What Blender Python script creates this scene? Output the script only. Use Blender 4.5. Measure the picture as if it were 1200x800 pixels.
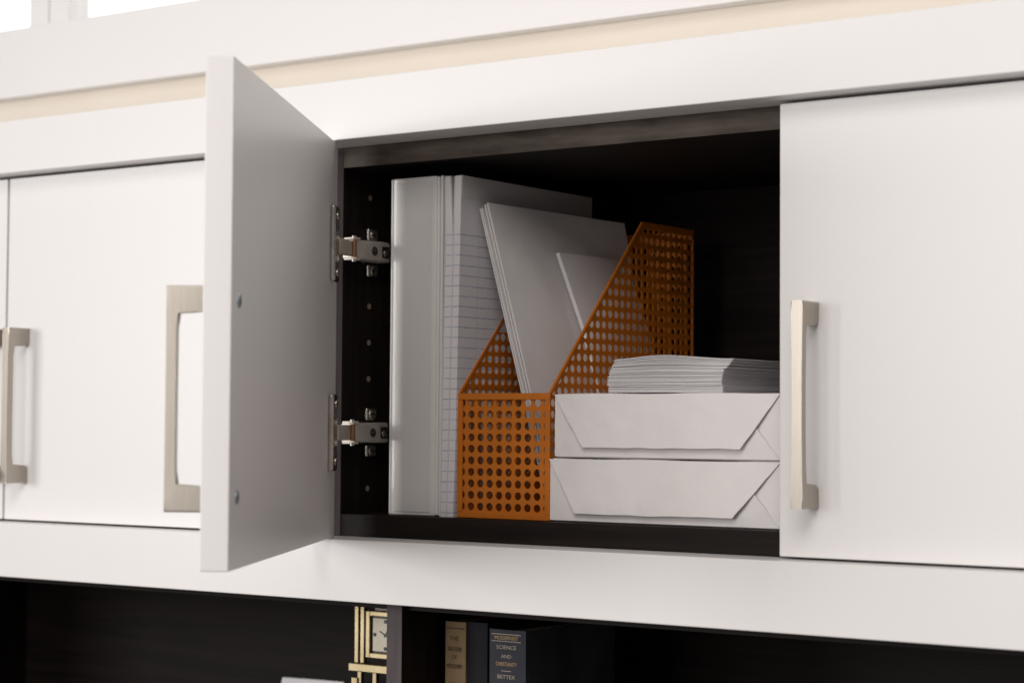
import bpy, bmesh, math, random
from mathutils import Vector, Matrix, noise
random.seed(7)
S = 0.001                      # everything below is measured in millimetres
for o in list(bpy.data.objects): bpy.data.objects.remove(o)
sc = bpy.context.scene
COL = sc.collection

# ------------------------------------------------------------------ camera
cam_d = bpy.data.cameras.new('camera'); cam = bpy.data.objects.new('camera', cam_d); COL.objects.link(cam)
CAM = Vector((1118.1, -1312.7, 96.2)); YAW, PIT, ROL = 0.61553, 0.04186, 0.00661
cy, sy, cp, sp, cr, sr = math.cos(YAW), math.sin(YAW), math.cos(PIT), math.sin(PIT), math.cos(ROL), math.sin(ROL)
right0 = Vector((cy, sy, 0)); fwd0 = Vector((-sy, cy, 0)); up0 = Vector((0, 0, 1))
fwd = fwd0*cp + up0*sp; up1 = up0*cp - fwd0*sp
rgt = right0*cr + up1*sr; upv = up1*cr - right0*sr
cam.matrix_world = Matrix(((rgt.x, upv.x, -fwd.x, CAM.x*S), (rgt.y, upv.y, -fwd.y, CAM.y*S), (rgt.z, upv.z, -fwd.z, CAM.z*S), (0, 0, 0, 1)))
cam_d.sensor_width = 36; cam_d.lens = 36*2350/1200; cam_d.clip_start = 0.05; cam_d.clip_end = 100
cam_d.dof.use_dof = True; cam_d.dof.focus_distance = 1.62; cam_d.dof.aperture_fstop = 7
sc.camera = cam

# ------------------------------------------------------------------ light
w = bpy.data.worlds.new('World'); sc.world = w; w.use_nodes = True
bg = w.node_tree.nodes['Background']; bg.inputs[0].default_value = (1.0, 0.92, 0.87, 1); bg.inputs[1].default_value = 0.205
def area(name, loc, target, sx, szy, power, col=(1, 1, 1)):
    l = bpy.data.lights.new(name, 'AREA'); l.shape = 'RECTANGLE'; l.size = sx; l.size_y = szy; l.energy = power; l.color = col
    o = bpy.data.objects.new(name, l); COL.objects.link(o); o.location = Vector(loc)*S
    o.rotation_euler = (Vector(target)-Vector(loc)).to_track_quat('-Z', 'Y').to_euler(); return o
area('key_softbox', (-2000, -2900, 380), (0, 0, 160), 1.2, 0.9, 48, (1, .98, .97))
area('fill_softbox', (50, -3000, 560), (150, 0, 150), 1.5, 1.2, 31, (1, .965, .945))
area('ceiling_softbox', (1150, -2100, 1750), (150, 0, 120), 1.3, 1.1, 30, (1, .945, .91))
sc.view_settings.view_transform = 'Standard'; sc.view_settings.look = 'None'
sc.view_settings.exposure = -0.09; sc.view_settings.gamma = 1
sc.render.engine = 'CYCLES'

# ------------------------------------------------------------------ materials
def mat(name, col, rough=0.5, metal=0.0, spec=0.5, coat=0.0):
    m = bpy.data.materials.new(name); m.use_nodes = True
    b = m.node_tree.nodes['Principled BSDF']
    b.inputs['Base Color'].default_value = (*col, 1); b.inputs['Roughness'].default_value = rough
    b.inputs['Metallic'].default_value = metal; b.inputs['Specular IOR Level'].default_value = spec
    b.inputs['Coat Weight'].default_value = coat
    return m, m.node_tree, b
def N(nt, t, **kw):
    n = nt.nodes.new(t)
    for k, v in kw.items(): setattr(n, k, v)
    return n
def noise_var(nt, b, cols, scale, stretch=(1, 1, 1), detail=6, rough=None, bump=0.0, bump_scale=None, bdist=0.0004):
    L = nt.links
    tc = N(nt, 'ShaderNodeNewGeometry'); mp = N(nt, 'ShaderNodeMapping'); mp.inputs['Scale'].default_value = stretch
    L.new(tc.outputs['Position'], mp.inputs[0])
    nz = N(nt, 'ShaderNodeTexNoise'); nz.inputs['Scale'].default_value = scale; nz.inputs['Detail'].default_value = detail
    L.new(mp.outputs[0], nz.inputs['Vector'])
    r = N(nt, 'ShaderNodeValToRGB'); r.color_ramp.elements[0].position = .32; r.color_ramp.elements[1].position = .7
    r.color_ramp.elements[0].color = (*cols[0], 1); r.color_ramp.elements[1].color = (*cols[1], 1)
    L.new(nz.outputs[0], r.inputs[0]); L.new(r.outputs[0], b.inputs['Base Color'])
    if rough:
        mr = N(nt, 'ShaderNodeMapRange'); mr.inputs[3].default_value = rough[0]; mr.inputs[4].default_value = rough[1]
        L.new(nz.outputs[0], mr.inputs[0]); L.new(mr.outputs[0], b.inputs['Roughness'])
    if bump:
        n2 = nz
        if bump_scale:
            n2 = N(nt, 'ShaderNodeTexNoise'); n2.inputs['Scale'].default_value = bump_scale; n2.inputs['Detail'].default_value = 4
            L.new(mp.outputs[0], n2.inputs['Vector'])
        bp = N(nt, 'ShaderNodeBump'); bp.inputs['Strength'].default_value = bump; bp.inputs['Distance'].default_value = bdist
        L.new(n2.outputs[0], bp.inputs['Height']); L.new(bp.outputs[0], b.inputs['Normal'])
    return nz
M = {}
m, nt, b = mat('white_lacquer', (.8, .78, .77), .36, spec=.5)
noise_var(nt, b, ((.797, .781, .772), (.803, .787, .778)), 9, (8, 8, .5), rough=(.35, .39), bump=.05, bump_scale=60, bdist=.0003); M['lacquer'] = m
def wood(name, c0, c1, stretch, rough):
    m, nt, b = mat(name, c0, .5, spec=.18)
    noise_var(nt, b, (c0, c1), 22, stretch, detail=8, rough=rough, bump=.25, bdist=.0003)
    return m
M['wood'] = wood('espresso_wood', (.005, .0031, .0024), (.015, .0096, .0075), (.35, .35, 7), (.5, .68))
M['woodv'] = wood('espresso_wood_upright', (.006, .0038, .003), (.016, .011, .009), (7, 7, .35), (.42, .6))
M['edge'] = wood('espresso_edge_band', (.06, .047, .038), (.125, .10, .08), (1.2, 1.2, 6), (.5, .65))
M['edgev'] = wood('espresso_edge_band_upright', (.07, .056, .058), (.10, .083, .086), (6, 6, .6), (.5, .65))
m, nt, b = mat('cream_wall', (.78, .68, .56), .85)
noise_var(nt, b, ((.77, .70, .61), (.80, .73, .64)), 9, bump=.15, bump_scale=160, bdist=.0006); M['cream'] = m
m, nt, b = mat('white_trim', (.8, .78, .77), .5)
noise_var(nt, b, ((.85, .835, .83), (.87, .855, .85)), 4, (.4, 1, 1), bump=.1, bump_scale=40); M['trim'] = m
m, nt, b = mat('brushed_nickel', (.55, .50, .44), .34, 1)
noise_var(nt, b, ((.41, .37, .32), (.45, .41, .36)), 90, (9, 9, .3), rough=(.28, .34), bump=.04, bdist=.0001); M['nickel'] = m
m, nt, b = mat('plated_steel', (.62, .58, .53), .24, 1)
noise_var(nt, b, ((.55, .51, .46), (.68, .64, .59)), 60, rough=(.18, .34)); M['steel'] = m
m, nt, b = mat('satin_steel', (.62, .56, .50), .46, .55)
noise_var(nt, b, ((.56, .51, .45), (.68, .62, .56)), 60, rough=(.4, .52)); M['satin'] = m
m, nt, b = mat('dark_steel', (.12, .10, .09), .35, 1); M['dsteel'] = m
m, nt, b = mat('bronze_pin', (.36, .22, .13), .35, 1); M['pin'] = m
m, nt, b = mat('zinc_screw', (.42, .52, .57), .38, 1); M['zinc'] = m
m, nt, b = mat('peg_hole_brown', (.25, .19, .15), .8); M['peg'] = m  # plain brown for the peg hole discs, paler than the panel wood
m, nt, b = mat('orange_paint', (.56, .15, .012), .48, spec=.4)
noise_var(nt, b, ((.50, .14, .009), (.57, .165, .012)), 25, rough=(.42, .56), bump=.2, bump_scale=700, bdist=.0001); M['orange'] = m
m, nt, b = mat('wrapping_paper', (.74, .71, .71), .55, spec=.35)
noise_var(nt, b, ((.755, .72, .71), (.82, .79, .785)), 13, (1, 1, .7), bump=.8, bump_scale=24, bdist=.0034); M['wrap'] = m
m, nt, b = mat('glue_mark', (.70, .665, .66), .5); M['glue'] = m
m, nt, b = mat('envelope_paper', (.76, .74, .76), .7, spec=.25)
noise_var(nt, b, ((.80, .78, .79), (.85, .835, .845)), 14, bump=.35, bump_scale=45, bdist=.0006); M['env'] = m
m, nt, b = mat('document_paper', (.72, .70, .71), .6, spec=.3)
noise_var(nt, b, ((.66, .635, .63), (.78, .755, .75)), 11, detail=9, bump=.7, bump_scale=12, bdist=.003); M['doc'] = m
m, nt, b = mat('binder_vinyl', (.72, .71, .69), .3, spec=.5, coat=.3)
noise_var(nt, b, ((.70, .69, .67), (.74, .73, .71)), 12, (1, 1, .4), rough=(.24, .36), bump=.25, bump_scale=30, bdist=.0008); M['vinyl'] = m
m, nt, b = mat('clear_sleeve', (.86, .86, .85), .16, spec=.6, coat=.4)
noise_var(nt, b, ((.64, .635, .62), (.69, .685, .67)), 8, (1, 1, .3), rough=(.12, .3), bump=.4, bump_scale=16, bdist=.0012); M['sleeve'] = m
m, nt, b = mat('tape', (.66, .64, .64), .5); M['tape'] = m
m, nt, b = mat('grey_board', (.60, .57, .55), .8); M['board'] = m
m, nt, b = mat('brass', (.75, .60, .33), .3, 1)
noise_var(nt, b, ((.40, .32, .18), (.56, .47, .30)), 45, rough=(.34, .5)); M['brass'] = m
m, nt, b = mat('black_enamel', (.012, .011, .011), .4); M['black'] = m
m, nt, b = mat('dial', (.62, .56, .43), .6); noise_var(nt, b, ((.62, .56, .44), (.72, .66, .53)), 40); M['dial'] = m
m, nt, b = mat('tan_cloth', (.33, .24, .13), .85, spec=.2)
noise_var(nt, b, ((.16, .105, .055), (.27, .19, .105)), 35, (1, 1, .5), bump=.4, bump_scale=900, bdist=.0003); M['tan'] = m
m, nt, b = mat('navy_cloth', (.018, .022, .035), .75, spec=.3)
noise_var(nt, b, ((.0035, .004, .007), (.007, .008, .013)), 30, bump=.4, bump_scale=900, bdist=.0003); M['navy'] = m
m, nt, b = mat('slate_cloth', (.07, .075, .10), .75, spec=.3)
noise_var(nt, b, ((.026, .027, .036), (.052, .052, .064)), 30, (1, 1, .5), bump=.4, bump_scale=900, bdist=.0003); M['slate'] = m
m, nt, b = mat('book_pages', (.42, .35, .25), .85); M['pages'] = m
m, nt, b = mat('gilt', (.42, .28, .13), .6, .3); M['gilt'] = m
m, nt, b = mat('pale_gilt', (.36, .31, .25), .6, .2); M['pgilt'] = m
m, nt, b = mat('dark_print', (.035, .022, .015), .8); M['print'] = m
m, nt, b = mat('blue_edge', (.10, .22, .45), .6); M['blue'] = m
m = bpy.data.materials.new('window_glass'); m.use_nodes = True; nt = m.node_tree; nt.nodes.remove(nt.nodes['Principled BSDF'])
t = N(nt, 'ShaderNodeBsdfTransparent'); g = N(nt, 'ShaderNodeBsdfGlossy'); g.inputs['Roughness'].default_value = .02
mx = N(nt, 'ShaderNodeMixShader'); mx.inputs[0].default_value = .06
nt.links.new(t.outputs[0], mx.inputs[1]); nt.links.new(g.outputs[0], mx.inputs[2]); nt.links.new(mx.outputs[0], nt.nodes['Material Output'].inputs[0]); M['glass'] = m
m = bpy.data.materials.new('bright_sky'); m.use_nodes = True; nt = m.node_tree; nt.nodes.remove(nt.nodes['Principled BSDF'])
e = N(nt, 'ShaderNodeEmission'); e.inputs[0].default_value = (1, 1, 1, 1); e.inputs[1].default_value = 2.2
nt.links.new(e.outputs[0], nt.nodes['Material Output'].inputs[0]); M['sky'] = m
# ruled paper: printed lines by height, margin line by depth
def ruled():
    m, nt, b = mat('ruled_paper', (.70, .68, .70), .7, spec=.25); L = nt.links
    g = N(nt, 'ShaderNodeNewGeometry'); s = N(nt, 'ShaderNodeSeparateXYZ'); L.new(g.outputs['Position'], s.inputs[0])
    nz = N(nt, 'ShaderNodeTexNoise'); nz.inputs['Scale'].default_value = 160; nz.inputs['Detail'].default_value = 2
    L.new(g.outputs['Position'], nz.inputs['Vector'])
    def mth(op, a, c=None, d=None):
        n = N(nt, 'ShaderNodeMath', operation=op)
        for i, v in enumerate((a, c, d)):
            if v is None: continue
            if isinstance(v, (int, float)): n.inputs[i].default_value = v
            else: L.new(v, n.inputs[i])
        return n.outputs[0]
    z = mth('MULTIPLY_ADD', nz.outputs[0], .0013, s.outputs[2])
    fr = mth('FRACT', mth('DIVIDE', mth('ADD', z, -.25695+.1*8.66), .00866))
    line = mth('LESS_THAN', fr, .085)
    below = mth('LESS_THAN', s.outputs[2], .2585)
    line = mth('MULTIPLY', mth('MULTIPLY', line, below), mth('MULTIPLY_ADD', nz.outputs[0], 1.4, -.05))
    mar = mth('MULTIPLY', mth('LESS_THAN', mth('ABSOLUTE', mth('ADD', s.outputs[1], -.0625)), .0004), .3)
    mar = mth('MULTIPLY', mar, below)
    m1 = N(nt, 'ShaderNodeMix', data_type='RGBA'); L.new(line, m1.inputs[0]); m1.inputs[6].default_value = (.70, .68, .70, 1); m1.inputs[7].default_value = (.19, .25, .40, 1)
    m2 = N(nt, 'ShaderNodeMix', data_type='RGBA'); L.new(mar, m2.inputs[0]); L.new(m1.outputs[2], m2.inputs[6]); m2.inputs[7].default_value = (.45, .22, .24, 1)
    L.new(m2.outputs[2], b.inputs['Base Color']); return m
M['ruled'] = ruled()

# ------------------------------------------------------------------ helpers
ORG = {}
def V(*a): return Vector(a)
def box(bm, x0, x1, y0, y1, z0, z1, bev=0.0, seg=2, f=None):
    vs = [bm.verts.new((x, y, z)) for x in (x0, x1) for y in (y0, y1) for z in (z0, z1)]
    fs = []
    for q in ((0, 1, 3, 2), (4, 6, 7, 5), (0, 4, 5, 1), (2, 3, 7, 6), (0, 2, 6, 4), (1, 5, 7, 3)):
        fs.append(bm.faces.new([vs[i] for i in q]))
    if bev:
        es = list({e for fa in fs for e in fa.edges})
        r = bmesh.ops.bevel(bm, geom=es, offset=bev, segments=seg, affect='EDGES', profile=.5)
        vs = list({v for fa in r['faces'] for v in fa.verts})
    if f:
        done = set()
        for v in vs:
            if v not in done: v.co = f(v.co); done.add(v)
    return vs
def B(x0, x1, y0, y1, z0, z1, bev=.6, seg=2, f=None):
    bm = bmesh.new(); box(bm, x0, x1, y0, y1, z0, z1, bev, seg, f); return bm
def cyl(bm, p, axis, r, h, n=20, bev=0.0):
    axis = Vector(axis).normalized(); t = axis.orthogonal().normalized(); u = axis.cross(t)
    rings = []
    prof = [(0, r), (h-bev, r), (h, r-bev)] if bev else [(0, r), (h, r)]
    for d, rr in prof:
        rings.append([bm.verts.new(Vector(p)+axis*d+t*rr*math.cos(2*math.pi*i/n)+u*rr*math.sin(2*math.pi*i/n)) for i in range(n)])
    for a, c in zip(rings, rings[1:]):
        for i in range(n): bm.faces.new((a[i], a[(i+1) % n], c[(i+1) % n], c[i]))
    bm.faces.new(rings[0][::-1]); bm.faces.new(rings[-1])
def obj(name, bm, m, parent=None, smooth=False, label=None, kind=None, origin=None):
    bmesh.ops.recalc_face_normals(bm, faces=bm.faces)
    bb = [Vector(v.co) for v in bm.verts]
    lo = Vector([min(v[i] for v in bb) for i in range(3)]); hi = Vector([max(v[i] for v in bb) for i in range(3)])
    c = Vector(origin) if origin else Vector(((lo.x+hi.x)/2, (lo.y+hi.y)/2, lo.z))
    for v in bm.verts: v.co = (v.co-c)*S
    me = bpy.data.meshes.new(name); bm.to_mesh(me); bm.free()
    me.materials.append(m)
    o = bpy.data.objects.new(name, me); COL.objects.link(o)
    base = ORG[parent.name] if parent else Vector((0, 0, 0))
    o.location = (c-base)*S; o.parent = parent; ORG[o.name] = c
    if smooth:
        for p in me.polygons: p.use_smooth = True
        me.set_sharp_from_angle(angle=math.radians(38))
        wn = o.modifiers.new('weighted', 'WEIGHTED_NORMAL'); wn.keep_sharp = True; wn.weight = 80
    if label: o['label'] = label
    if kind: o['kind'] = kind
    return o
def thing(name, label, cat, loc, group=None):
    o = bpy.data.objects.new(name, None); COL.objects.link(o); o.location = Vector(loc)*S; o.empty_display_size = .05
    o['label'] = label; o['category'] = cat
    if group: o['group'] = group
    ORG[o.name] = Vector(loc); return o
def tag(o, label, cat, group=None):
    o['label'] = label; o['category'] = cat
    if group: o['group'] = group
    return o
def prism(pts, f0, f1):
    """extrude a 2D outline; f0/f1 map (a,b) to the two end caps"""
    bm = bmesh.new(); a = [bm.verts.new(f0(*p)) for p in pts]; c = [bm.verts.new(f1(*p)) for p in pts]
    n = len(pts); bm.faces.new(a); bm.faces.new(c[::-1])
    for i in range(n): bm.faces.new((a[i], c[i], c[(i+1) % n], a[(i+1) % n]))
    return bm
def patch(P, nu, nv, th, thv):
    """sheet P(u,v) with thickness th along thv"""
    bm = bmesh.new(); g = []
    for k in (0, 1):
        g.append([[bm.verts.new(P(i/nu, j/nv)+thv*(th*k)) for j in range(nv+1)] for i in range(nu+1)])
    for k in (0, 1):
        for i in range(nu):
            for j in range(nv):
                q = (g[k][i][j], g[k][i+1][j], g[k][i+1][j+1], g[k][i][j+1]); bm.faces.new(q if k else q[::-1])
    rim = [(i, 0) for i in range(nu)]+[(nu, j) for j in range(nv)]+[(i, nv) for i in range(nu, 0, -1)]+[(0, j) for j in range(nv, 0, -1)]
    for a, c in zip(rim, rim[1:]+rim[:1]):
        bm.faces.new((g[0][a[0]][a[1]], g[0][c[0]][c[1]], g[1][c[0]][c[1]], g[1][a[0]][a[1]]))
    return bm

# ------------------------------------------------------------------ background: wall, window, sky
WY = 342
bm = bmesh.new()
box(bm, -2600, 2600, WY, WY+120, -700, 560)
box(bm, -2600, -1560, WY, WY+120, 560, 1700); box(bm, 760, 2600, WY, WY+120, 560, 1700); box(bm, -1560, 760, WY, WY+120, 1500, 1700)
obj('wall', bm, M['cream'], kind='structure')
bm = B(-4500, 4500, 2200, 2210, -600, 4200, 0); obj('sky', bm, M['sky'], kind='structure')
win = thing('window', 'white framed window with bright overexposed panes above the cream wall strip', 'window', (-400, 330, 490))
obj('bottom_casing', B(-1640, 840, 324, WY-.5, 492.5, 577, 1.2), M['trim'], win)
obj('top_casing', B(-1640, 840, 326, WY-.5, 1480, 1570, 1.2), M['trim'], win)
obj('side_casing', B(-1640, -1548, 326, WY-.5, 577.5, 1479.5, 1.2), M['trim'], win)
obj('side_casing', B(748, 840, 326, WY-.5, 577.5, 1479.5, 1.2), M['trim'], win)
xs = (-1500, -741, 60, 700)
for x0, x1 in zip(xs, xs[1:]):
    for a, c in ((x0+1, x0+35), (x1-35, x1-1)):
        obj('sash_stile', B(a, c, 336, 370, 578, 1479, 1.5), M['trim'], win)
    obj('window_pane', B(x0+36, x1-36, 352, 355, 579, 1478, 0), M['glass'], win)

# ------------------------------------------------------------------ the cabinet
cab = thing('hutch_cabinet', 'white fronted dark wood hutch with one door open over open shelves', 'cabinet', (0, 158, -320))
FY, BY = 21, 335
Xl, Xr = -880, 872
obj('top_rail', B(Xl, Xr, -20, 20.5, 336.3, 387, .9), M['lacquer'], cab)
obj('bottom_rail', B(Xl, Xr, -20, 20.5, -51.3, 0.3, .9), M['lacquer'], cab)
obj('crown_board', B(Xl, Xr, 21, BY, 375, 386, .6), M['lacquer'], cab)
obj('back_panel', B(Xl, Xr, BY, BY+6, -320, 375, 0), M['wood'], cab)
for x0, x1 in ((Xl+18.2, -24.2), (-5.8, Xr-18.2)):
    tp = obj('top_panel', B(x0, x1, FY+.8, BY-.3, 319, 337.5, .4), M['wood'], cab)
    obj('edge_band', B(x0, x1, FY, FY+.8, 318.8, 337.6, .2), M['edge'], tp)
    bp = obj('bottom_panel', B(x0, x1, FY+.8, BY-.3, .6, 19, .4), M['wood'], cab)
    obj('edge_band', B(x0, x1, FY, FY+.8, .5, 19.1, .2), M['wood'], bp)
PEG = [40.3+32*k for k in (-0.0, 3, 4, 5, 8)]
for x0, x1 in ((Xl, Xl+18), (-24, -6), (Xr-18, Xr)):
    sp_ = obj('side_panel', B(x0, x1, FY+.8, BY-.3, .6, 337.5, .4), M['woodv'], cab)
    obj('edge_band', B(x0, x1, FY, FY+.8, .6, 337.6, .2), M['edgev'], sp_)
    if x0 == -24:
        first = None
        for z in PEG:
            if first is None:
                bm = bmesh.new(); cyl(bm, (-6.3, 58, z), (1, 0, 0), 2.5, .5, 16); first = obj('shelf_peg_hole', bm, M['peg'], sp_, origin=(-6.3, 58, z))
            else:
                o = first.copy(); COL.objects.link(o); o.location = first.location+Vector((0, 0, (z-PEG[0])*S)); o.parent = sp_

def board_tf(hx, hy, th):
    c, s = math.cos(th), math.sin(th)
    # local: x along the door from the hinge edge, y from the front face (0) to the inner face (19)
    return lambda v: Vector((hx+c*v.x+s*(v.y-19), hy-s*v.x+c*(v.y-19), v.z))
def handle_bm(x0, x1, st, f):
    """flat U-pull: pinched bar with two feet, against the door front (local y=0), reaching out to y=-st"""
    bm = bmesh.new(); zc, h, n = 112.5, 74.5, 18; t = 6.6; xm = (x0+x1)/2; wd = (x1-x0)/2
    # outline in (y,z): outer face, feet, inner opening with rounded corners
    R, R2, fz = 1.6, 4.5, 17
    inner = []; foot = []
    for k in range(5):                       # concave corner where bar meets foot
        a = math.pi/2*k/4; inner.append((-st+t+R*(1-math.sin(a)), -h+fz+R*(1-math.cos(a))))
    for k in range(6):                       # rounded toe of the foot on the door
        a = math.pi/2*k/5; foot.append((-R2+R2*math.cos(a), -h+fz-R2+R2*math.sin(a)))
    low = [(0, -h)]+foot+inner
    loop = [(-st, h), (-st, -h)]+low+[(y, -z) for y, z in low[::-1]]
    def wz(z, y): 
        k = 1-.2*(1-(abs(z)/h)**2)
        return wd*k
    # subdivide long edges for the pinch
    dense = []
    for i, p in enumerate(loop):
        qn = loop[(i+1) % len(loop)]; d = abs(qn[1]-p[1]); m_ = max(1, int(d/8))
        for k in range(m_): dense.append((p[0]+(qn[0]-p[0])*k/m_, p[1]+(qn[1]-p[1])*k/m_))
    A = [bm.verts.new((xm-wz(z, y), y, zc+z)) for y, z in dense]; C = [bm.verts.new((xm+wz(z, y), y, zc+z)) for y, z in dense]
    nn = len(dense); fa = bm.faces.new(A); fb = bm.faces.new(C[::-1])
    for i in range(nn): bm.faces.new((A[i], C[i], C[(i+1) % nn], A[(i+1) % nn]))
    es = [e for e in bm.edges if e in set(fa.edges) | set(fb.edges)]
    bmesh.ops.bevel(bm, geom=es, offset=1.1, segments=3, affect='EDGES', profile=.5)
    bmesh.ops.triangulate(bm, faces=[q for q in bm.faces if len(q.verts) > 4])
    for v in bm.verts: v.co = f(v.co)
    return bm
def screw_bm(p, axis, r, slot=True):
    bm = bmesh.new(); cyl(bm, p, axis, r, 1.0, 20, .35); return bm
def cross_bm(p, axis, r):
    bm = bmesh.new(); ax = Vector(axis).normalized(); t = ax.orthogonal().normalized(); u = ax.cross(t)
    t, u = (t+u).normalized(), (u-t).normalized()
    for a, c in ((t, u), (u, t)):
        q = [Vector(p)+ax*d+a*i*r+c*j*r*.16 for d in (.95, 1.12) for i, j in ((-1, -1), (1, -1), (1, 1), (-1, 1))]
        vs = [bm.verts.new(k) for k in q]
        for fx in ((0, 1, 2, 3), (7, 6, 5, 4), (0, 4, 5, 1), (1, 5, 6, 2), (2, 6, 7, 3), (3, 7, 4, 0)): bm.faces.new([vs[i] for i in fx])
    return bm
def add_screw(parent, p, axis, r, m='zinc'):
    s_ = obj('screw', screw_bm(p, axis, r), M[m], parent, True)
    return s_
# closed doors
idf = lambda v: v
def closed_door(x0, x1, hx0, label=None):
    d = obj('door', B(x0, x1, 0, 19, 2.2, 334, .9, 3), M['lacquer'], cab, True)
    if label: d['label'] = label
    if hx0 is not None: obj('handle', handle_bm(hx0, hx0+9.8, 26, idf), M['nickel'], d, True)
    return d
closed_door(-852, -417.2, -431+2)
closed_door(-414, -17, -391)
closed_door(430, 868, 452.4)
# the open door
TH = 1.03418; DW = 408.4
tf = board_tf(12.783, -8.621, TH)
od = obj('door', B(0, DW, 0, 19, 0.9, 335.2, .9, 3, tf), M['lacquer'], cab, True, label='open white door seen from its shaded inner side')
# the handle's feet stand on the front face, bolts come through to the inner face
obj('handle', handle_bm(379, 388.8, 29, tf), M['nickel'], od, True)
inn = (tf(V(0, 20, 0))-tf(V(0, 19, 0)))
for z in (177, 48.3):
    p = tf(V(386.5, 19, z)); s_ = add_screw(od, p, inn, 4.6); 
    o = obj('screw_slot', cross_bm(p, inn, 3.0), M['dsteel'], od)
# hinges
for zc in (247.3, 89.3):
    h = obj('hinge', B(-5.9, -3.3, 46, 66, zc-10, zc+10, .6), M['dsteel'], cab, True)     # mounting plate on the side panel
    for sgn in (-1, 1):
        za, zb = sorted((zc+sgn*10.5, zc+sgn*21.5))
        obj('plate_wing', B(-5.9, -1.6, 51, 65, za, zb, 1.4, 3), M['steel'], h, True)
        p = V(-1.7, 58.5, zc+sgn*16); obj('screw', screw_bm(p, (1, 0, 0), 4.4), M['steel'], h, True); obj('screw_slot', cross_bm(p, (1, 0, 0), 3.0), M['dsteel'], h)
    # arm
    bm = bmesh.new(); pts = [(-3, 17), (12.5, 17), (12.5, 50), (10.5, 66), (-3, 66)]
    bm = prism(pts, lambda x, y: (x, y, zc-8.8+(0.8 if y < 30 else 0)), lambda x, y: (x, y, zc+8.8-(0.8 if y < 30 else 0)))
    bmesh.ops.bevel(bm, geom=list(bm.edges), offset=1.0, segments=2, affect='EDGES')
    obj('arm', bm, M['satin'], h, True)
    p = V(12.4, 42, zc); obj('screw', screw_bm(p, (1, -.02, 0), 3.8), M['dsteel'], h, True); obj('screw_slot', cross_bm(p, (1, -.02, 0), 2.8), M['steel'], h)
    obj('slot_recess', B(9, 12.3, 53, 63, zc-5, zc+5, .5), M['dsteel'], h); p = V(12.2, 58, zc-1); obj('screw', screw_bm(p, (1, 0, 0), 3.0), M['steel'], h, True)
    # knuckle with a bronze pin between two steel ears
    bm = bmesh.new(); cyl(bm, (13, 13.8, zc-7.4), (0, 0, 1), 2.3, 14.8, 18); obj('pin', bm, M['pin'], h, True)
    for sgn in (-1, 1):
        bm = B(4, 15.6, 10.5, 19.5, *sorted((zc+sgn*8.0, zc+sgn*9.8)), .5); obj('ear', bm, M['satin'], h, True)
        bm = bmesh.new(); cyl(bm, (13, 13.8, zc+sgn*9.8), (0, 0, sgn), 2.2, 1.6, 14, .5); obj('pin_head', bm, M['steel'], h, True)
    # link bends to the cup on the door
    c_ = tf(V(14, 19, 0)); pts = [(11.5, 14), (8, 13), (c_.x-4.5, c_.y+1), (c_.x+.5, c_.y+.6), (c_.x+2.8, c_.y+4.2)]
    bm = prism(pts, lambda x, y: (x, y, zc-6.6), lambda x, y: (x, y, zc+6.6)); bmesh.ops.bevel(bm, geom=list(bm.edges), offset=.7, segments=2, affect='EDGES')
    obj('link', bm, M['satin'], h, True)
    fl = obj('cup_flange', B(15, 37, 19.1, 23.6, zc-32, zc+32, 1.9, 4, tf), M['steel'], h, True)
    for sgn in (-1, 1):
        p = tf(V(23, 23.4, zc+sgn*24)); obj('screw', screw_bm(p, inn, 3.4), M['steel'], h, True)

# lower open shelves
obj('shelf_divider', B(52.6, 68.6, 14.8, BY-.3, -319, -51.8, .3), M['woodv'], cab)
obj('divider_edge_band', B(52.6, 68.6, 14, 14.8, -319, -51.6, .15), M['edgev'], cab)
for x0, x1 in ((-760.5, 52.3), (68.9, Xr-18.2)):
    obj('lower_top_panel', B(x0, x1, FY, BY-.3, -59.5, -53, .3), M['wood'], cab)
obj('lower_side_panel', B(-778, -761, FY, BY-.3, -319, -52, .3), M['woodv'], cab)
obj('lower_side_panel', B(Xr-18, Xr, FY, BY-.3, -319, -52, .3), M['woodv'], cab)
obj('lower_shelf', B(Xl, Xr, FY-20, BY+6, -340, -320.3, .5), M['wood'], cab)
SH = -320.0

# ------------------------------------------------------------------ things in the cabinet
FL = 19.05
# binder --------------------------------------------------------
bd = thing('ring_binder', 'thick white vinyl ring binder with clear spine sleeve, beside the hinges', 'binder', (61, 170, FL))
z0, z1 = FL+.2, 308.2
BX0, BX1, BF = 33.2, 90.2, 37.5
def round_board(x0, x1, y0, y1, za, zb, r):
    return B(x0, x1, y0, y1, za, zb, r, 4)
obj('spine', round_board(BX0+3.2, BX1-6.5, BF, BF+2.8, z0, z1, 1.3), M['vinyl'], bd, True)
obj('spine_sleeve', B(BX0+7.5, BX1-11, BF-.75, BF-.05, z0+3, z1-4.5, .3), M['sleeve'], bd, True)
obj('cover', round_board(BX0, BX0+3.1, BF+.9, BF+212, z0, z1, 1.3), M['vinyl'], bd, True)
obj('cover', round_board(BX1-3.1, BX1, BF+.6, BF+212, z0, z1, 1.3), M['vinyl'], bd, True)
obj('spine_hinge', round_board(BX1-6.4, BX1-3.2, BF-.3, BF+3.2, z0+.6, z1-.6, 1.4), M['vinyl'], bd, True)
obj('paper_block', B(BX0+5, BX1-6, BF+12, BF+205, z0+4, z1-10, .3), M['doc'], bd)
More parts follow.
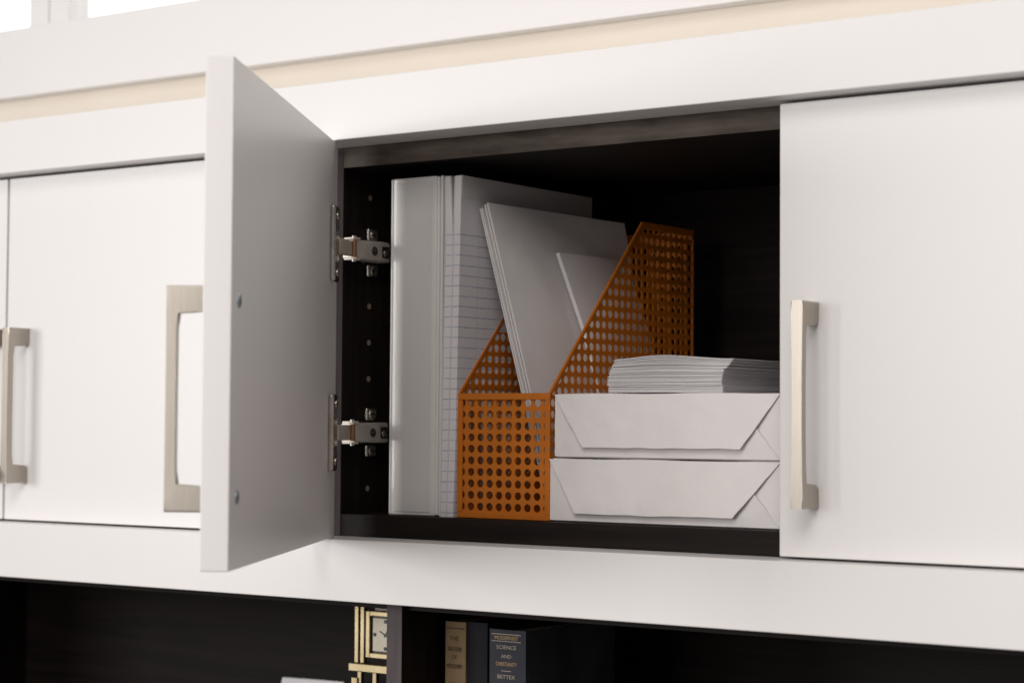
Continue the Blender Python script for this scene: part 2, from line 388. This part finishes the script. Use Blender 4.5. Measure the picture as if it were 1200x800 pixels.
# legal pads ----------------------------------------------------
def pad(label, xt0, xt1, xb0, xb1, y0, y1, zt, curve, wedge=0):
    p_ = thing('ruled_pad', label, 'notepad', ((xb0+xb1)/2, (y0+y1)/2, FL), 'ruled pads beside the binder')
    def shape(a0, a1, za, zb, ya, yb, n=14):
        bm = bmesh.new(); rows = []
        for k in range(n+1):
            z = za+(zb-za)*k/n; t = (z-FL)/(zt-FL)
            L0 = xb0+(xt0-xb0)*t**curve; R0 = xb1+(xt1-xb1)*t**curve
            bend = wedge*max(0, (t-.8)/.2)**1.3; L0 -= bend*.3; R0 -= bend
            xa, xb = L0+(R0-L0)*a0, L0+(R0-L0)*a1
            jit = random.uniform(-.15, .15)
            rows.append([bm.verts.new(q) for q in ((xa, ya+jit, z), (xb, ya+jit, z), (xb, yb, z), (xa, yb, z))])
        for r0, r1 in zip(rows, rows[1:]):
            for i in range(4): bm.faces.new((r0[i], r0[(i+1) % 4], r1[(i+1) % 4], r1[i]))
        bm.faces.new(rows[0][::-1]); bm.faces.new(rows[-1]); return bm
    obj('page_block', shape(.08, 1, FL+.1, zt-.6, y0, y1, 30), M['ruled'], p_)
    obj('backing_board', shape(-.04, .075, FL+.1, zt-.8, y0-.4, y1+.3), M['board'], p_)
    tb = obj('binding_tape', shape(-.06, 1.045, zt-19, zt, y0+.9, y1+.4, 6), M['tape'], p_)
    return p_
pad('white ruled pad standing right against the binder', 94.8, 103.4, 91.4, 97.4, 36.2, 214, 306.8, .85, 4.2)
pad('white ruled pad between the other pad and the orange file holder', 104.2, 111.2, 97.9, 104.9, 36, 237, 306.6, .8)
# perforated file holder ---------------------------------------
HX0, HX1, HY0, HY1, HZ0, HZF, HZT, HYT = 107.2, 201.2, 38.0, 271.0, FL+.1, 122.8, 275.2, 181.0
fh = thing('file_holder', 'orange perforated metal magazine file holder with slanted sides', 'file holder', ((HX0+HX1)/2, 150, FL))
def perf(map3, a0, a1, b0, b1, pa, pb, clip=None, seg=14, pitch=9.58, r=3.35, th=.9, thv=(0, 0, 1)):
    """sheet a0..a1 x b0..b1 with round holes whose grid passes through pa,pb; clip=(point, normal) cuts in 2D"""
    bm = bmesh.new(); na0 = math.floor((a0-pa)/pitch)-1; na1 = math.ceil((a1-pa)/pitch)+1; nb0 = math.floor((b0-pb)/pitch)-1; nb1 = math.ceil((b1-pb)/pitch)+1
    h = pitch/2
    for i in range(na0, na1+1):
        for j in range(nb0, nb1+1):
            ca, cb = pa+i*pitch, pb+j*pitch
            if ca+h < a0 or ca-h > a1 or cb+h < b0 or cb-h > b1: continue
            if clip and (Vector((ca, cb, 0))-Vector((*clip[0], 0))).dot(Vector((*clip[1], 0))) > pitch: continue
            ring = []; outer = []
            n = 16
            for k in range(n):
                a = 2*math.pi*k/n
                ring.append(bm.verts.new((ca+r*math.cos(a), cb+r*math.sin(a), 0)))
                q = max(abs(math.cos(a)), abs(math.sin(a))); outer.append(bm.verts.new((ca+h*math.cos(a)/q, cb+h*math.sin(a)/q, 0)))
            for k in range(n): bm.faces.new((ring[k], outer[k], outer[(k+1) % n], ring[(k+1) % n]))
    cuts = [((a0, 0), (-1, 0)), ((a1, 0), (1, 0)), ((0, b0), (0, -1)), ((0, b1), (0, 1))]+([clip] if clip else [])
    for pt, nr in cuts:
        bmesh.ops.bisect_plane(bm, geom=bm.verts[:]+bm.edges[:]+bm.faces[:], plane_co=(*pt, 0), plane_no=(*nr, 0), clear_outer=True)
    bmesh.ops.remove_doubles(bm, verts=bm.verts, dist=.002)
    ex = bmesh.ops.extrude_face_region(bm, geom=bm.faces[:])
    for v in [g for g in ex['geom'] if isinstance(g, bmesh.types.BMVert)]: v.co.z = th
    for v in bm.verts: v.co = map3(v.co)
    return bm
obj('front_panel', perf(lambda v: V(v.x, HY0+1.4+v.z, v.y), HX0+2, HX1-2, HZ0+2, HZF-2, 187.9, 28.7), M['orange'], fh)
obj('back_panel', perf(lambda v: V(v.x, HY1-2.2+v.z, v.y), HX0+2, HX1-2, HZ0+2, HZT-8, 187.9, 28.7), M['orange'], fh)
dn = Vector((-(HZT-HZF), HYT-HY0)).normalized()
for xx in (HX0+.7, HX1-1.6):
    obj('side_panel', perf(lambda v: V(xx+v.z, v.x, v.y), HY0+2, HY1-2, HZ0+2, HZT-2, 196.8, 28.7, ((HY0, HZF), (dn.x, dn.y))), M['orange'], fh)
obj('base', B(HX0+.6, HX1-.6, HY0+.6, HY1-.6, HZ0, HZ0+1.2, .2), M['orange'], fh)
def bar(name, p, q, wx, wn, bev=.5):
    """flat rim bar from p to q, wx thick in x, wn across"""
    p, q = Vector(p), Vector(q); d = (q-p); L = d.length; d.normalize(); xax = Vector((1, 0, 0)) if abs(d.x) < .9 else Vector((0, 1, 0)); nn = d.cross(xax).normalized()
    bm = bmesh.new(); box(bm, -wx/2, wx/2, -wn/2, wn/2, 0, L, bev)
    for v in bm.verts: v.co = p+xax*v.co.x+nn*v.co.y+d*v.co.z
    return obj(name, bm, M['orange'], fh, True)
for xx in (HX0+1.1, HX1-1.1):
    bar('side_rim', (xx, HY0+1, HZF-1.6), (xx, HYT+.8, HZT-1.6), 2.2, 3.4)
    bar('side_rim', (xx, HYT, HZT-3.2), (xx, HY1-.4, HZT-3.2), 1.9, 6.2)
    bar('side_rim', (xx, HY1-1.6, HZ0+.3), (xx, HY1-1.6, HZT-8.1), 1.9, 2.6)
    bar('side_rim', (xx, HY0+4.5, HZ0+2.2), (xx, HY1-4.5, HZ0+2.2), 1.8, 3.6)
bar('front_rim', (HX0+.2, HY0+1.1, HZF-2.6), (HX1-.2, HY0+1.1, HZF-2.6), 2.3, 5.4)
bar('front_rim', (HX0+.2, HY0+1.1, HZ0+2.4), (HX1-.2, HY0+1.1, HZ0+2.4), 2.3, 4.6)
for xx in (HX0+2.6, HX1-2.8):
    bm = B(xx-2.5, xx+2.5, HY0+.1, HY0+2.2, HZ0+4.8, HZF-5.4, .5); obj('front_rim', bm, M['orange'], fh, True)
bar('back_rim', (HX0+2.4, HY1-1.5, HZT-5.5), (HX1-2.4, HY1-1.5, HZT-5.5), 2.0, 8.0)
# envelopes leaning in the holder -------------------------------
def lean(A, Bm, Ct, D, bulge=0.0, bend=0.0):
    A, Bm, Ct, D = map(Vector, (A, Bm, Ct, D))
    def P(u, v):
        p = (A*(1-v)+Bm*v)*(1-u)+(Ct*(1-v)+D*v)*u
        p = p+V(1, 0, .25)*(bulge*math.sin(math.pi*u)*math.sin(math.pi*min(1, v*1.1))+bend*math.sin(math.pi*v))
        p.x += 1.5*max(0, u-.72)**2/.08*(1-v)**2
        return p
    return P
thx = V(-1, 0, -.28)
e1 = obj('large_envelope', patch(lean((121.5, 60, 285.0), (196.5, 60, FL+2.0), (143.0, 241, 281.8), (196.5, 246, FL+2.0), 6.5), 20, 28, 1.6, thx), M['doc'], None, True)
tag(e1, 'large plain white envelope leaning in the orange file holder, small envelope before it', 'envelope')
dx = -2.6
for k, (o, dz, dy, th, lab) in enumerate(((-3.1, -1.2, .5, 1.3, 'white paper sheaf leaning directly behind the large envelope'), (-5.6, -4.0, -.6, 1.2, 'white paper sheaf leaning between two sheaves in the file holder'), (-7.8, -4.6, .2, 1.3, 'backmost white paper sheaf in the file holder, beside the ruled pads'))):
    a = (121.5+o, 60+dy, 285+dz); bt = (196.5+o*1.15, 60+dy, FL+2.0)
    o_ = obj('paper_sheaf', patch(lean(a, bt, (144.5+o, 238-6*k, 280+dz), (195.5+o*1.15, 240, FL+2.0), 3.0-.4*k), 10, 18, th, thx), M['doc'], None, True)
    tag(o_, lab, 'paper')
fp = [(150.0, 126, 246.2), (170.5, 137, 178), (187, 143, 110), (197.6, 147, FL+2.2)]
def small(u, v):
    k = min(2, int(v*3)); t = v*3-k; p = Vector(fp[k])*(1-t)+Vector(fp[k+1])*t
    return p+V(7.0*(1-v)*u+1.2*math.sin(math.pi*u), 100*u, -1.0*u*(1-v))
es = obj('small_envelope', patch(small, 10, 18, 3.4, V(-1, 0, -.28)), M['env'], None, True)
tag(es, 'small white envelope tucked in front of the large one in the orange holder', 'envelope')
# paper reams ---------------------------------------------------
def ream(label, x0, x1, y0, y1, z0, z1, seed, fl):
    rnd = random.Random(seed)
    r_ = thing('paper_ream', label, 'paper ream', ((x0+x1)/2, (y0+y1)/2, z0), 'wrapped reams under the envelopes')
    bm = B(x0, x1, y0, y1, z0, z1, 2.6, 4)
    bmesh.ops.subdivide_edges(bm, edges=[e for e in bm.edges if e.calc_length() > 20], cuts=9, use_grid_fill=True)
    for v in bm.verts:
        if v.co.z > z0+3:
            v.co += V(.5*math.sin(v.co.z*.2+seed), .5*math.sin(v.co.x*.11+seed*2+v.co.z*.13), .45*math.sin(v.co.x*.06+seed*3)-.3+rnd.uniform(-.15, .15))
    obj('wrapper', bm, M['wrap'], r_, True)
    def flap(name, pts, lift, th=.5):
        # pts (x,z) corners; lift = distance off the face at each corner
        bm = bmesh.new(); n = 10
        def P(u, v):
            a = Vector((*pts[0], 0))*(1-u)+Vector((*pts[1], 0))*u; c = Vector((*pts[3], 0))*(1-u)+Vector((*pts[2], 0))*u
            q = a*(1-v)+c*v
            l = (lift[0]*(1-u)+lift[1]*u)*(1-v)+(lift[3]*(1-u)+lift[2]*u)*v
            wob = .55*noise.noise(V(u*9, v*3, seed*7.3))+.35*noise.noise(V(u*26, v*7, seed*3.1))
            return V(q.x+1.2*noise.noise(V(v*5, u*3, seed))*abs(u-.5), y0-l-wob*min(1, l*.6), q.y+.7*noise.noise(V(u*7, 1.5, seed+4))*v)
        return obj(name, patch(P, 40, 14, th, V(0, 1, 0)), M['wrap'], r_, True)
    hgt = z1-z0; e = 1.2; (bl, br) = fl
    flap('side_flap', ((x0+.6, z0+e), (x0+hgt*.55, z0+hgt*.42), (x0+hgt*.55, z0+hgt*.5), (x0+.6, z1-e)), (.25, .4, .4, .25), .35)
    flap('side_flap', ((x1-.6, z0+e), (x1-hgt*.55, z0+hgt*.42), (x1-hgt*.55, z0+hgt*.5), (x1-.6, z1-e)), (.25, .6, .6, .25), .35)
    flap('bottom_flap', ((x0+1, z0+1.0), (x1-1, z0+1.0), (x1-hgt*.55, z0+hgt*.66), (x0+hgt*.55, z0+hgt*.66)), (1.0, 1.0, 2.6, 1.6), .4)
    flap('top_flap', ((x0+.5, z1-.9), (x1-.5, z1-.9), (br[0], br[1]), (bl[0], bl[1])), (1.8, 1.8, 6.6, 5.6), .5)
    return r_
ream('wrapped white paper ream resting on the cabinet floor, bottom of two', 200.4, 411, 39.6, 318, FL+.1, 70.3, 1, ((228, 26.0), (372.6, 26.6)))
ream('wrapped white paper ream lying on the other ream, under the stack of envelopes', 204.2, 411, 40.4, 318, 70.6, 122.6, 2, ((235, 79.0), (378.6, 79.4)))
# envelope stack ------------------------------------------------
NE = 50; z = 122.8; base = [0.0]*25
rnd = random.Random(11)
prof = [122.9]*25
for k in range(NE):
    t = k/(NE-1)
    shift = 9*max(0, t-.45)**1.4*2.0 - 2.2*math.sin(t*5)*.5 + rnd.uniform(-1.6, 1.6)
    x0 = 253.2+shift*.72; x1 = 357.4+shift*1.05 if t > .7 else 357.4+shift*.55
    yo = 45+rnd.uniform(-1.0, 1.0)-1.5*t
    arch = 0 if t < .35 else .6*(t-.35)
    th = rnd.choice((.38, .42, .46, .5)); gap = rnd.choice((0, .04, .1, .18))
    n = 24; newp = []; lo = []
    for i in range(n+1):
        u = i/n
        g_ = gap*(.4+.6*math.sin(u*3.1+k*1.7)**2)+rnd.uniform(0, .03)+ (arch*max(0, math.sin(math.pi*min(1, u*1.08)))**1.4 * (1.0-.75*u))*(1.6 if k % 4 == 1 else .8) + .05*math.sin(u*6+k)
        lo.append(prof[i]+max(.02, g_))
    lo = [sum(lo[max(0, i-1):i+2])/len(lo[max(0, i-1):i+2]) for i in range(n+1)]
    lo = [max(a, p+.015) for a, p in zip(lo, prof)]
    bm = bmesh.new(); rows = []
    for yy in (yo, yo+.6, yo+120, yo+241):
        sag = 0
        rows.append([[bm.verts.new((x0+(x1-x0)*i/n, yy, lo[i]+(0 if q == 0 else th-(.25 if yy == yo else 0)))) for i in range(n+1)] for q in (0, 1)])
    for r0, r1 in zip(rows, rows[1:]):
        for i in range(n):
            bm.faces.new((r0[0][i], r1[0][i], r1[0][i+1], r0[0][i+1])); bm.faces.new((r0[1][i], r0[1][i+1], r1[1][i+1], r1[1][i]))
        for i in (0, n): bm.faces.new((r0[0][i], r0[1][i], r1[1][i], r1[0][i]))
    for r0 in (rows[0], rows[-1]):
        for i in range(n): bm.faces.new((r0[0][i], r0[0][i+1], r0[1][i+1], r0[1][i]))
    prof = [a+th for a in lo]
    o = obj('stacked_envelope', bm, M['env'])
    lab = 'white envelope in the middle of the flat stack on the paper reams'
    if k == 0: lab = 'lowest white envelope of the stack, lying flat on the upper paper ream'
    if k == NE-1: lab = 'topmost white envelope of the stack on the paper reams, its top uncovered'
    tag(o, lab, 'envelope', 'envelopes stacked on the paper reams')

# ------------------------------------------------------------------ lower shelves
def text(s, size, x, z, y, m, parent, wide=1.0, name='title_lettering'):
    cu = bpy.data.curves.new('t', 'FONT'); cu.body = s; cu.size = size*S; cu.align_x = 'CENTER'; cu.extrude = .00006; cu.resolution_u = 3
    o = bpy.data.objects.new('t', cu); COL.objects.link(o); dg = bpy.context.evaluated_depsgraph_get()
    me = bpy.data.meshes.new_from_object(o.evaluated_get(dg)); bpy.data.objects.remove(o)
    me.transform(Matrix.Rotation(math.pi/2, 4, 'X')); me.transform(Matrix.Diagonal((wide, 1, 1, 1))); me.materials.clear(); me.materials.append(m)
    t = bpy.data.objects.new(name, me); COL.objects.link(t); t.parent = parent; t.location = (Vector((x, y, z))-ORG[parent.name])*S
    return t
def book(label, x0, x1, y0, zt, m, depth=140, spine_r=3):
    bk = thing('book', label, 'book', ((x0+x1)/2, y0+depth/2, SH), 'old books on the lower shelf')
    # rounded spine
    pts = [(x0+(x1-x0)*i/12, y0+spine_r*(1-math.sin(math.pi*(.12+.76*i/12)))) for i in range(13)]
    outline = pts+[(p[0], p[1]+2.4) for p in pts[::-1]]
    bm = prism(outline, lambda x, y: (x, y, SH), lambda x, y: (x, y, zt)); obj('spine', bm, m, bk, True)
    ys = pts[0][1]+2.4
    for a, c in ((x0, x0+2.2), (x1-2.2, x1)): obj('cover', B(a, c, ys+.1, y0+depth, SH, zt-.4, .5), m, bk)
    obj('pages', B(x0+2.4, x1-2.4, ys+1.5, y0+depth-4, SH+2, zt-4, .2), M['pages'], bk)
    return bk
BYK = 60
bk = book('thin tan cloth book with dark spine lettering beside the shelf divider', 78.6, 100.0, BYK, -70.8, M['tan'])
xm = 89.3; yl = BYK-.1
obj('spine_rule', B(79.6, 99.0, yl-.15, yl+.6, -76.6, -75.9, 0), M['print'], bk)
for s_, z_, sz in (('THE', -86.5, 5.2), ('TRADITION', -95.5, 5.2), ('OF', -102, 4.6), ('MODERNISM', -110, 5.2), ('RAY', -125, 4.6), ('ANDERSON', -131.3, 4.6)):
    text(s_, sz, xm, z_, yl, M['print'], bk, min(1.0, 18/(len(s_)*sz*.72)))
book('plain dark navy cloth book between the tan and the slate blue books', 100.6, 121.2, BYK+2, -70.2, M['navy'])
bk = book('slate blue cloth book with gilt title on its spine', 123.0, 160.0, BYK+3, -74.6, M['slate'])
xm = 141.5; yl = BYK+2.9
obj('spine_rule', B(126.5, 156.5, yl-.15, yl+.7, -78.6, -78.0, 0), M['pgilt'], bk); obj('spine_rule', B(126.5, 156.5, yl-.15, yl+.7, -84.4, -83.9, 0), M['pgilt'], bk)
for s_, z_, sz, mm in (('MODERNIST', -82.8, 4.4, 'gilt'), ('SCIENCE', -90.6, 4.6, 'pgilt'), ('AND', -98.0, 4.2, 'pgilt'), ('CHRISTIANITY', -104.6, 4.6, 'gilt'), ('BETTEX', -115.2, 4.6, 'pgilt')):
    text(s_, sz, xm, z_, yl, M[mm], bk, min(1.15, 27/(len(s_)*sz*.68)))
obj('spine_rule', B(136.5, 146.5, yl-.15, yl+.5, -109.0, -108.5, 0), M['pgilt'], bk)
# clock
ck = thing('mantel_clock', 'brass skeleton clock with square cream dial, half behind the shelf divider', 'clock', (0, 80, SH))
CY = 78
fr = obj('case', B(-18.6, 18.6, CY+1, CY+14, -108.2, -70.8, .5), M['black'], ck)
for a in ((-21, -16.6, -110.2, -68.8), (16.6, 21, -110.2, -68.8), (-16.5, 16.5, -73.2, -68.8), (-16.5, 16.5, -110.2, -105.8)):
    obj('bezel_bar', B(a[0], a[1], CY-2.4, CY+13, a[2], a[3], .6), M['brass'], ck)
di = obj('dial', B(-14.4, 14.4, CY-.2, CY+.9, -104.0, -75.0, .1), M['dial'], ck)
for x_, z_ in ((-12.0, -89.5), (12.0, -89.5), (0, -77.6), (0, -101.4)):
    obj('hour_marker', B(x_-1.5, x_+1.5, CY-.7, CY-.21, z_-1.5, z_+1.5, .1), M['black'], di)
def hand(ang, L, wd):
    bm = bmesh.new(); box(bm, -wd/2, wd/2, CY-1.2, CY-.8, -2, L, .1)
    for v in bm.verts:
        x, z = v.co.x, v.co.z; v.co = V(x*math.cos(ang)+z*math.sin(ang), v.co.y, -89.5-x*math.sin(ang)+z*math.cos(ang))
    obj('hand', bm, M['black'], di)
hand(math.radians(-62), 7.0, .8); hand(math.radians(30), 10.5, .7)
for x_ in (-31.8, -25.2, 25.2, 31.8):
    obj('post', B(x_-2.3, x_+2.3, CY-2.2, CY+2.4, -115.6, -63, .7, 3), M['brass'], ck)
obj('cross_bar', B(-37.5, 37.5, CY-6, CY+10, -122.6, -115.8, .6), M['brass'], ck)
obj('top_bar', B(-37.5, 37.5, CY-2, CY+8, -62.8, -60.2, .4), M['brass'], ck)
obj('top_plate', B(-15, 15, CY+3, CY+9, -68.6, -63, .3), M['dsteel'], ck)
for x_ in (-28.2, -11, 11, 28.2): obj('leg', B(x_-2.3, x_+2.3, CY-2, CY+2.6, -300, -122.8, .7, 3), M['brass'], ck)
for x_ in (-32.5, 32.5): obj('collar', B(x_-3.4, x_+3.4, CY-4, CY-2.4+.2, -170, -128.5, .6), M['brass'], ck)
obj('base', B(-42, 42, CY-14, CY+22, SH, -300.2, 1), M['brass'], ck)
# white sheet leaning at the back of the left compartment
bm = patch(lambda u, v: V(-274+82*u, 250-v*44+1.5*math.sin(3*u), -164.5+1.5*u-(155.3+1.5*u)*v), 8, 8, 1.2, V(0, .94, .33))
o = obj('white_card', bm, M['env'], None, True); tag(o, 'white card leaning at the back of the lower shelf beside the clock', 'card')
